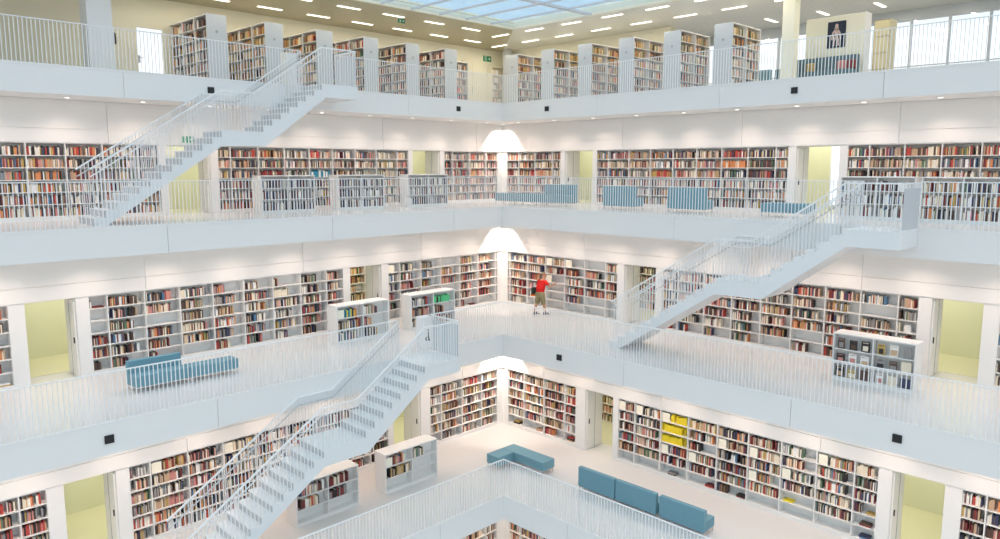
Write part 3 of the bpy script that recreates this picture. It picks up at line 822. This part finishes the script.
def LS(side, k, a0, a1, d0, label, short, *a, **kw):
    SHORT[label] = short; low_shelf(side, k, a0, a1, d0, label, *a, **kw)
LS('L', 0, 9.75, 11.8, 17.85, 'low white bookshelf half hidden under lower left staircase', 'low shelf under stairs', [(.95, .75), (.75, .65), (0, 0)], {(0, 1): [BI['dark red'], BI['black'], BI['cream']], (1, 1): [BI['dark red'], BI['black'], BI['grey']]})
LS('L', 0, 12.78, 14.83, 17.85, 'low white bookshelf, bottom shelf empty, in open on lowest gallery', 'low shelf on lowest gallery', [(.98, .55), (.95, 0), (0, 0)], {(1, 0): [BI['tan'], BI['ochre'], BI['cream'], BI['black']]}, signs=((0, 0),))
LS('L', 1, 12.95, 15.0, 20.55, 'low white bookshelf left of the stair head, third gallery', 'low shelf left of stair head', [(.98, .6), (.9, .35), (.8, .6)], {(0, 0): [BI['navy'], BI['black'], BI['orange'], BI['yellow'], BI['turquoise']]}, signs=((0, 0),))
LS('L', 1, 15.98, 18.03, 20.55, 'low white bookshelf right of the stair head, third gallery', 'low shelf right of stair head', [(.9, .85), (.85, .55), (.4, .9)], {(0, 1): [BI['mint green'], BI['mint green'], BI['black']]})
for a, s in ((11.77, 'leftmost'), (14.72, 'middle'), (17.87, 'nearest the corner')):
    LS('L', 2, a, a + 2.03, 23.02, 'low white bookshelf behind railing, second gallery, ' + s, 'low shelf, %s, second gallery' % s, [(1, 1), (1, 1), (1, 1)], {(r, j): [BI[c] for c in ('black', 'navy', 'grey', 'white', 'dark brown', 'cream', 'dark red')] for r in range(3) for j in range(2)})
LS('R', 2, 6.70, 8.75, 23.02, 'low white bookshelf behind railing, right end of second gallery', 'low shelf, right end, second gallery', [(.9, .95), (1, 1), (.9, 1)], {(r, j): [BI[c] for c in ('white', 'grey', 'white', 'grey', 'blue', 'dark red', 'black', 'cream')] for r in range(3) for j in range(2)})
LS('R', 2, 4.5, 6.55, 23.02, 'low white bookshelf in the extreme right of second gallery', 'low shelf, extreme right', [(.9, .95), (1, 1), (.9, 1)])
LS('R', 1, 5.62, 7.67, 20.3, 'low pale display shelf with face-out covers, right end of third gallery', 'display shelf, third gallery', [(0, 0), (0, 0), (0, 0)], covers=True, H=1.3)

# ------------------------------------------------------------------ seating
def seat_module(name_group, side, a0, a1, d0, d1, z, label, back=None, bh=.75, sh=.43, tm='teal'):
    """back: None, 'near' (towards the void) or 'far'"""
    t = empty('sofa' if back else 'bench', P(side, (a0 + a1) / 2, (d0 + d1) / 2, z), label, 'sofa' if back else 'bench', name_group)
    MB().sb(side, a0 + .004, a1 - .004, d0 + (.02 if back != 'near' else .14), d1 - (.02 if back != 'far' else .14), z + .15, z + sh).build('seat', M[tm], t, .018, 3)
    MB().sb(side, a0 + .02, a1 - .02, d0 + .03, d1 - .03, z + .12, z + .15).build('seat_frame', M['chrome'], t)
    if back == 'near': MB().sb(side, a0 + .004, a1 - .004, d0, d0 + .15, z + .13, z + bh).build('backrest', M[tm], t, .018, 3)
    if back == 'far': MB().sb(side, a0 + .004, a1 - .004, d1 - .15, d1, z + .13, z + bh).build('backrest', M[tm], t, .018, 3)
    for aa in (a0 + .04, a1 - .04):
        for dd in (d0 + .045, d1 - .045):
            MB().sb(side, aa - .014, aa + .014, dd - .014, dd + .014, z, z + .13).build('leg', M['chrome'], t)
G1 = 'teal sofas in a row on the lowest gallery'
seat_module(G1, 'R', 12.57, 13.95, 17.22, 17.82, 0, 'teal sofa seen from behind, lowest gallery, leftmost of the row of three', 'near')
seat_module(G1, 'R', 11.13, 12.54, 17.22, 17.82, 0, 'teal sofa seen from behind, lowest gallery, middle of the row of three', 'near')
seat_module(G1, 'R', 9.60, 11.02, 17.22, 17.82, 0, 'teal sofa seen from behind, lowest gallery, rightmost of the row, seat end showing', 'near')
# L-shaped bench
t = empty('bench', (17.3, 16.5, 0), 'backless L-shaped teal bench near the corner of the lowest gallery', 'bench')
MB().box(17.21, 17.77, 15.38, 17.26, .15, .45).build('seat', M['teal'], t, .018, 3)
MB().box(16.48, 17.205, 16.70, 17.26, .15, .45).build('seat', M['teal'], t, .018, 3)
MB().box(17.24, 17.74, 15.41, 17.23, .12, .15).build('seat_frame', M['chrome'], t); MB().box(16.51, 17.24, 16.73, 17.23, .12, .15).build('seat_frame', M['chrome'], t)
for x, y in ((17.25, 15.42), (17.73, 15.42), (17.73, 17.22), (16.52, 16.74), (16.52, 17.22), (17.25, 16.74)): MB().box(x - .014, x + .014, y - .014, y + .014, 0, .13).build('leg', M['chrome'], t)
G2 = 'teal seating on the left of the third gallery'
seat_module(G2, 'L', 6.36, 7.75, 19.62, 20.27, FZ[1], 'teal sofa with backrest before the shelves, left end of third gallery', 'far')
seat_module(G2, 'L', 7.75, 9.13, 19.62, 20.12, FZ[1], 'backless teal bench joined to the teal sofa, left of third gallery', None)
G3 = 'teal seating along the right of the second gallery'
seat_module(G3, 'R', 21.5, 22.7, 22.2, 22.75, FZ[2], 'backless teal bench in the corner of second gallery', None, sh=.46)
seat_module(G3, 'R', 20.3, 21.5, 22.2, 22.75, FZ[2], 'backless teal bench between corner bench and sofa, second gallery', None, sh=.46)
seat_module(G3, 'R', 18.7, 20.3, 22.2, 22.85, FZ[2], 'teal sofa by the corner doorway, second gallery', 'far', .85, .46)
seat_module(G3, 'R', 15.55, 16.98, 22.2, 22.8, FZ[2], 'teal sofa seen from behind, middle of the second gallery', 'near', .85)
seat_module(G3, 'R', 12.75, 14.2, 22.2, 22.8, FZ[2], 'teal sofa seen from behind, second gallery, right of the middle one', 'near', .85)
seat_module(G3, 'R', 9.35, 10.85, 22.2, 22.8, FZ[2], 'backless teal bench by the outer right doorway, second gallery', None)
G4 = 'teal seating on the top gallery'
seat_module(G4, 'R', 9.3, 11.3, 24.75, 25.45, FZ[3], 'long teal sofa in front of the poster partition, top gallery', 'far', .92, tm='tealshade')
seat_module(G4, 'R', 11.35, 11.8, 24.75, 25.4, FZ[3], 'low teal stool left of the long sofa, top gallery', None, sh=.6, tm='tealshade')
seat_module(G4, 'R', 13.1, 13.9, 27.2, 27.9, FZ[3], 'pale teal sofa by the windows behind the tall bookcases', 'near', .95)
for y, c, lab in ((10.75, 'ochre', 'yellow cushion leaning on the long sofa, top gallery'), (9.75, 'rose', 'pink cushion leaning on the long sofa, top gallery'), (9.45, 'dark red', 'dark red cushion at the right end of the long sofa')):
    o = MB().box(25.12, 25.26, y - .14, y + .14, FZ[3] + .45, FZ[3] + .74).build('cushion', BM[BI[c]], None, .05, 4); tag(o, lab, 'cushion', 'cushions on the top gallery sofa')

# ------------------------------------------------------------------ black wall speakers on the slab edges
for side, k, a, zz, lab in (('L', 1, 5.12, 3.83, 'left end of third gallery'), ('R', 1, 5.18, 3.83, 'right end of third gallery'), ('R', 1, 15.22, 3.88, 'right of the corner, third gallery'),
                            ('L', 3, 10.16, 12.26, 'top gallery, behind the stair railing'), ('L', 3, 20.3, 12.26, 'top gallery, just left of the corner'), ('R', 3, 20.3, 12.26, 'top gallery, just right of the corner'), ('R', 3, 10.21, 12.26, 'top gallery, below the long sofa')):
    e = VE[k]
    t = empty('speaker', P(side, a, e, zz - .09), 'small square black speaker on slab edge, ' + lab, 'speaker', 'black speakers on the slab edges')
    MB().sb(side, a - .10, a + .10, e - .035, e - .0005, zz - .095, zz + .095).build('housing', M['black'], t, .006)
    MB().sb(side, a - .07, a + .07, e - .040, e - .035, zz - .065, zz + .065).build('grille', M['dot'] if False else M['black'], t)

# ------------------------------------------------------------------ exit signs
def exit_sign(side, a, d, z, lab, s=1.0, hang=False):
    t = empty('exit_sign', P(side, a, d, z), lab, 'sign', 'green exit signs')
    w, h = .26 * s, .13 * s
    MB().sb(side, a - w, a + w, d - .03, d, z - h, z + h).build('panel', M['green'], t, .003)
    mb = MB(); f = d - .032
    q = 1 if side == 'L' else -1
    def B(p0, p1, wd): mb.bar(P(side, a + q * p0[0] * s, f, z + p0[1] * s), P(side, a + q * p1[0] * s, f, z + p1[1] * s), .005, wd * s)
    B((-.20, -.10), (-.20, .10), .02); B((-.06, -.10), (-.06, .10), .02); B((-.20, .10), (-.06, .10), .02)          # doorway
    B((-.13, .02), (-.11, -.03), .035); B((-.11, -.03), (-.07, -.10), .02); B((-.11, -.03), (-.16, -.09), .02); B((-.13, .03), (-.08, 0), .016); B((-.13, .05), (-.125, .07), .03)  # figure
    B((.04, 0), (.18, 0), .03); B((.12, .06), (.19, 0), .025); B((.12, -.06), (.19, 0), .025)                        # arrow
    mb.build('pictogram', M['signw'], t)
    if hang:
        MB().sb(side, a - .01, a + .01, d - .02, d - .01, z + h, CEIL - .001).build('hanger_rod', M['metal'], t)
exit_sign('L', 26.1, 27.148, FZ[3] + 2.62, 'green exit sign on the cream wall near the top gallery corner')
exit_sign('L', 17.8, 23.2, CEIL - .27, 'small green exit sign hanging from the ceiling of the top gallery', .6, True)
exit_sign('L', 10.05, 24.49, FZ[2] + 2.42, 'green exit sign above left doorway, seen through the upper left staircase', .75)
mb = MB(); mb.box(9.36, 9.66, 24.47, 24.50, FZ[2] + 1.92, FZ[2] + 2.08)
tag(mb.build('door_notice', M['placard']), 'small pale notice beside the outer left doorway, second gallery', 'notice')
# bright window at the back of the right doorway of the second gallery
t = empty('window_3', (WL[2] + 3.2, 10.3, FZ[2]), 'tall bright window at the end of the outer right doorway', None); t['kind'] = 'structure'
MB().box(WL[2] + 3.24, WL[2] + 3.28, 9.6, 10.95, FZ[2] + .1, FZ[2] + 2.4).build('window_frame', M['metal'], t)
MB().box(WL[2] + 3.225, WL[2] + 3.24, 9.68, 10.87, FZ[2] + .18, FZ[2] + 2.3).build('lit_pane', emit('daylit_pane', (.85, .95, 1, 1), 1.6), t)

# ------------------------------------------------------------------ the reader in red
def skin_obj(name, chain, edges, m, parent, org, lvl=1, root=0):
    """chain: list of ((x,y,z), radius or (rx,ry))"""
    me = bpy.data.meshes.new(name); me.from_pydata([Vector(c[0]) for c in chain], edges, [])
    o = bpy.data.objects.new(name, me); COL.objects.link(o)
    md = o.modifiers.new('skin', 'SKIN'); md.use_smooth_shade = True
    for i, v in enumerate(me.skin_vertices[0].data):
        r = chain[i][1]; v.radius = r if isinstance(r, tuple) else (r, r); v.use_root = (i == root)
    ss = o.modifiers.new('sub', 'SUBSURF'); ss.levels = lvl; ss.render_levels = lvl
    me.materials.append(m); o.parent = parent; return o
# local frame: +X forward (towards the shelf), +Y to the person's left, z up
pr = empty('person', (21.40, 19.33, FZ[1]), 'person in red shirt and khaki shorts browsing the shelves, shoulder bag at hip', 'person')
pr.rotation_euler = (0, 0, math.radians(-8)); pr.scale = (1.08, 1.16, .965)
S = 1.0
V = []; Eg = []
def add(p, r, parent=None):
    V.append((p, r)); i = len(V) - 1
    if parent is not None: Eg.append((parent, i))
    return i
pel = add((0, 0, .90), (.135, .11)); wai = add((.01, 0, 1.04), (.125, .10), pel); che = add((.05, 0, 1.22), (.145, .11), wai); upc = add((.09, 0, 1.36), (.12, .095), che)
nek = add((.13, 0, 1.46), .055, upc); hd0 = add((.175, 0, 1.53), (.07, .075), nek); hd1 = add((.20, 0, 1.62), (.082, .092), hd0); hd2 = add((.20, 0, 1.69), (.055, .06), hd1)
for s in (1, -1):
    sh = add((.09, s * .17, 1.36), .055, upc)
    if s < 0:   # right arm reaches to the shelf
        el = add((.17, s * .32, 1.16), .045, sh); wr = add((.36, s * .33, 1.27), .030, el); pm = add((.43, s * .335, 1.31), (.036, .020), wr)
    else:
        el = add((.20, s * .25, 1.12), .042, sh); wr = add((.40, s * .18, 1.20), .028, el); pm = add((.47, s * .17, 1.23), (.036, .020), wr)
    px, py, pz = V[pm][0]
    for j, (o_, ln) in enumerate(((-.027, .06), (-.009, .07), (.009, .066), (.027, .05))):
        f1 = add((px + .035, py + o_, pz + .01), .0085, pm); f2 = add((px + .035 + ln * .55, py + o_, pz + .005), .008, f1); add((px + .035 + ln, py + o_ * .9, pz - .015), .007, f2)
    th = add((px - .01, py + (.035 if s < 0 else -.035), pz + .0), .011, pm); add((px + .03, py + (.055 if s < 0 else -.055), pz - .01), .009, th)
    hp = add((0, s * .095, .86), .088, pel); kn = add((s * -.06 + .03, s * .115, .48), .056, hp); ca = add((s * -.10, s * .12, .32), .052, kn); an = add((s * -.13, s * .125, .09), .034, ca); ft = add((s * -.13 + .14, s * .14, .035), (.035, .025), an)
body = skin_obj('body', V, Eg, M['skin'], pr, None, 1, 0)
# face
mb = MB()
fx, fz = .275, 1.60
def face_part(name, m, fn):
    b = MB(); fn(b); o = b.build(name, m, None); o.parent = pr; return o
face_part('nose', M['skin'], lambda b: b.tube((.262, 0, 1.625), (.300, 0, 1.585), .010, 8, r2=.016))
face_part('mouth', M['rose'] if 'rose' in M else M['red'], lambda b: b.box(.262, .272, -.022, .022, 1.548, 1.556))
for s in (1, -1):
    face_part('eye', M['black'], lambda b, s=s: b.tube((.270, s * .03, 1.625), (.278, s * .03, 1.623), .009, 8))
    face_part('ear', M['skin'], lambda b, s=s: b.tube((.195, s * .082, 1.60), (.190, s * .100, 1.605), .028, 8, r2=.022))
skin_obj('hair', [((.13, 0, 1.58), (.070, .080)), ((.165, 0, 1.67), (.078, .088)), ((.215, 0, 1.715), (.060, .062))], [(0, 1), (1, 2)], M['hair'], pr, None, 1)
# shirt
sv = [((0.0, 0, .86), (.185, .15)), ((.01, 0, 1.05), (.175, .14)), ((.05, 0, 1.22), (.19, .15)), ((.09, 0, 1.36), (.16, .125)), ((.115, 0, 1.42), (.085, .075))]
se = [(0, 1), (1, 2), (2, 3), (3, 4)]
for s, el in ((-1, (.15, -.275, 1.22)), (1, (.16, .222, 1.22))):
    sv.append(((.09, s * .17, 1.36), .075)); se.append((3, len(sv) - 1)); sv.append((el, .068)); se.append((len(sv) - 2, len(sv) - 1))
skin_obj('shirt', sv, se, M['red'], pr, None, 1, 2)
sv = [((0, 0, .99), (.15, .122)), ((0, 0, .86), (.165, .135))]; se = [(0, 1)]
for s in (1, -1):
    sv.append(((0, s * .10, .80), .115)); se.append((1, len(sv) - 1)); sv.append((((s * -.05 + .02), s * .115, .40), .080)); se.append((len(sv) - 2, len(sv) - 1))
skin_obj('shorts', sv, se, M['khaki'], pr, None, 1, 1)
for s in (1, -1):
    b = MB(); x = s * -.13
    b.box(x - .07, x + .20, s * .13 - .05, s * .13 + .05, .0, .035); b.box(x - .065, x + .12, s * .13 - .045, s * .13 + .045, .035, .10)
    o = b.build('shoe', M['shoe'], None, .02, 3); o.parent = pr
bg = empty('shoulder_bag', (0, 0, 0), 'dark shoulder bag with orange flap hanging at the hip of the person in red', 'bag')
ca, sa = math.cos(math.radians(-8)), math.sin(math.radians(-8))
bg.location = pr.location; bg.rotation_euler = pr.rotation_euler
b = MB(); b.box(-.22, .06, .19, .30, .78, 1.06); o = b.build('pouch', M['bag'], None, .03, 3); o.parent = bg
b = MB(); b.box(-.24, .02, .195, .305, .72, .79); o = b.build('flap', M['orange'], None, .02, 3); o.parent = bg
b = MB(); b.tube((-.08, .25, 1.05), (-.10, .12, 1.30), .012); b.tube((-.10, .12, 1.30), (.03, -.05, 1.47), .012); o = b.build('strap', M['bag'], None); o.parent = bg

# ------------------------------------------------------------------ turn the book records into objects
def book_mesh(mb, b, ci, pm=None):
    mb.box(*b, m=ci)
cam_d = bpy.data.cameras.new('camera'); cam = bpy.data.objects.new('camera', cam_d); COL.objects.link(cam)
cam.location = CAMP
cam.rotation_euler = Matrix((rgt, upv, -fwd)).transposed().to_euler()
cam_d.sensor_width = 36; cam_d.lens = 745.3 * 36 / 1000; cam_d.clip_end = 300; cam_d.clip_start = .05
scn.camera = cam
bpy.context.view_layer.update()
dg = bpy.context.evaluated_depsgraph_get()
def area(r):
    b = r['b']; zc = (b[4] + b[5]) / 2
    if r['side'] == 'L': c = ((b[0] + b[1]) / 2, b[2], zc); p0 = proj((b[0], b[2], zc)); p1 = proj((b[1], b[2], zc))
    else: c = (b[0], (b[2] + b[3]) / 2, zc); p0 = proj((b[0], b[2], zc)); p1 = proj((b[0], b[3], zc))
    x, y = proj(c)
    if not (100 < x < 900 and 3 < y < 536): return 0, c
    q0 = proj((c[0], c[1], b[4])); q1 = proj((c[0], c[1], b[5]))
    return abs(p1[0] - p0[0]) * abs(q1[1] - q0[1]), c
for r in books: r['A'], r['p'] = area(r)
order = sorted(range(len(books)), key=lambda i: -books[i]['A'])
chosen = []
for i in order:
    if len(chosen) >= 300: break
    r = books[i]
    if r['A'] <= 0: break
    ok = 0
    b = r['b']
    for zz in (b[4] + .03, (b[4] + b[5]) / 2, b[5] - .03):
        tgt = Vector((r['p'][0], r['p'][1], zz)); d = tgt - CAMP
        hit, loc, *_ = scn.ray_cast(dg, CAMP, d.normalized(), distance=d.length - .015)
        ok += not hit
    if ok >= 2: chosen.append(i)
cs = set(chosen)
HD = {}
for i in chosen:
    r = books[i]; b = r['b']; name = BK[r['c']][0]
    sh, bay, wh = r['place']
    mb = MB()
    x0, x1, y0, y1, z0, z1 = b
    # cover boards, spine and page block
    if r['kind'] == 'up':
        mb.box(x0, x1, y0, y1, z0, z1, 0)
        o = mb.build('book', [BM[r['c']]])
        pg = MB(); t_ = .0015
        if r['side'] == 'L': pg.box(x0 + t_ * 1.5, x1 - t_ * 1.5, y0 + .006, y1 - .003, z1, z1 + .0015)
        else: pg.box(x0 + .006, x1 - .003, y0 + t_ * 1.5, y1 - t_ * 1.5, z1, z1 + .0015)
        pg.build('page_block', PAPER, o)
        lab = '%s book %s from left, %s shelf, %s bay, %s' % (name, ORD[min(49, r['n'] - 1)], sh, bay, wh)
        if wh.startswith('low shelf') or wh.startswith('display'):
            lab = '%s book %s from left, %s shelf, %s half, %s' % (name, ORD[min(49, r['n'] - 1)], sh, 'left' if bay == 'first' else 'right', wh)
    elif r['kind'] == 'flat':
        mb.box(x0, x1, y0, y1, z0, z1, 0); o = mb.build('book', [BM[r['c']]])
        lab = '%s book lying flat on %s shelf, %s bay, %s' % (name, sh, bay, wh)
    else:
        mb.box(x0, x1, y0, y1, z0, z1, 0); o = mb.build('book', [BM[r['c']]], None, .002)
        cc = random.choice([BI[k] for k in ('black', 'grey', 'white', 'dark brown', 'tan', 'cream', 'rose') if BI[k] != r['c']])
        pm = MB(); w = y1 - y0; h = z1 - z0
        q0, q1 = random.uniform(.08, .2), random.uniform(.5, .62); pm.box(x0 - .002, x0 + .001, y0 + w * q0, y1 - w * q0, z0 + h * .1, z0 + h * q1)
        pm.box(x0 - .002, x0 + .001, y0 + w * .15, y1 - w * .15, z1 - h * .16, z1 - h * .10); pm.build('cover_print', BM[cc], o)
        lab = '%s book shown face-out, %s from left, %s shelf, %s half, %s' % (name, ORD[r['n'] - 1], sh, 'left' if bay == 'first' else 'right', wh)
    HD.setdefault(lab, []).append(o)
    tag(o, lab, 'book', 'books ' + ('in ' if True else '') + wh)
mb = MB()
for i, r in enumerate(books):
    if i in cs: continue
    mb.box(*r['b'], m=r['c'])
me = bpy.data.meshes.new('books'); me.from_pydata(mb.v, [], mb.f)
for m_ in BM: me.materials.append(m_)
me.polygons.foreach_set('material_index', mb.m)
o = bpy.data.objects.new('books', me); COL.objects.link(o)
tag(o, 'all the smaller and more distant books filling the shelves of every gallery', 'books', None, 'stuff')
print('BOOKS', len(books), 'individual', len(chosen), 'dup labels', sum(1 for v in HD.values() if len(v) > 1), 'maxwords', max(len(k.split()) for k in HD))

# ------------------------------------------------------------------ sky and render look
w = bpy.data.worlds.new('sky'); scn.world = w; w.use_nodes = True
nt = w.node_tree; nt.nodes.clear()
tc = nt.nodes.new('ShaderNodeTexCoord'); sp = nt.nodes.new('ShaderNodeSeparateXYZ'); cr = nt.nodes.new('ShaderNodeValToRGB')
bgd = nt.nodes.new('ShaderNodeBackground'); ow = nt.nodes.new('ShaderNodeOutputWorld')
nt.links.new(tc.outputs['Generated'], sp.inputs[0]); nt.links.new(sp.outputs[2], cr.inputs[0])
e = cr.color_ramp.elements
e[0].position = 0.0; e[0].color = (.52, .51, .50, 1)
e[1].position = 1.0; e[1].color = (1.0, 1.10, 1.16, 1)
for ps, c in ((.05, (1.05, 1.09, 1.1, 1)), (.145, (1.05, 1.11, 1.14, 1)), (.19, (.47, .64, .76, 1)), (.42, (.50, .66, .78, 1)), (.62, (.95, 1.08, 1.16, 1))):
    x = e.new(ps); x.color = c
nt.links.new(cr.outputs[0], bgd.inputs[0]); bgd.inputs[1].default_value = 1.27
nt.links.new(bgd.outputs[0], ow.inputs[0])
scn.view_settings.view_transform = 'Standard'; scn.view_settings.look = 'None'; scn.view_settings.gamma = 1; scn.view_settings.use_curve_mapping = False
scn.view_settings.exposure = 0.0
scn.cycles.max_bounces = 8; scn.cycles.diffuse_bounces = 5; scn.cycles.transparent_max_bounces = 8
scn.cycles.use_denoising = True
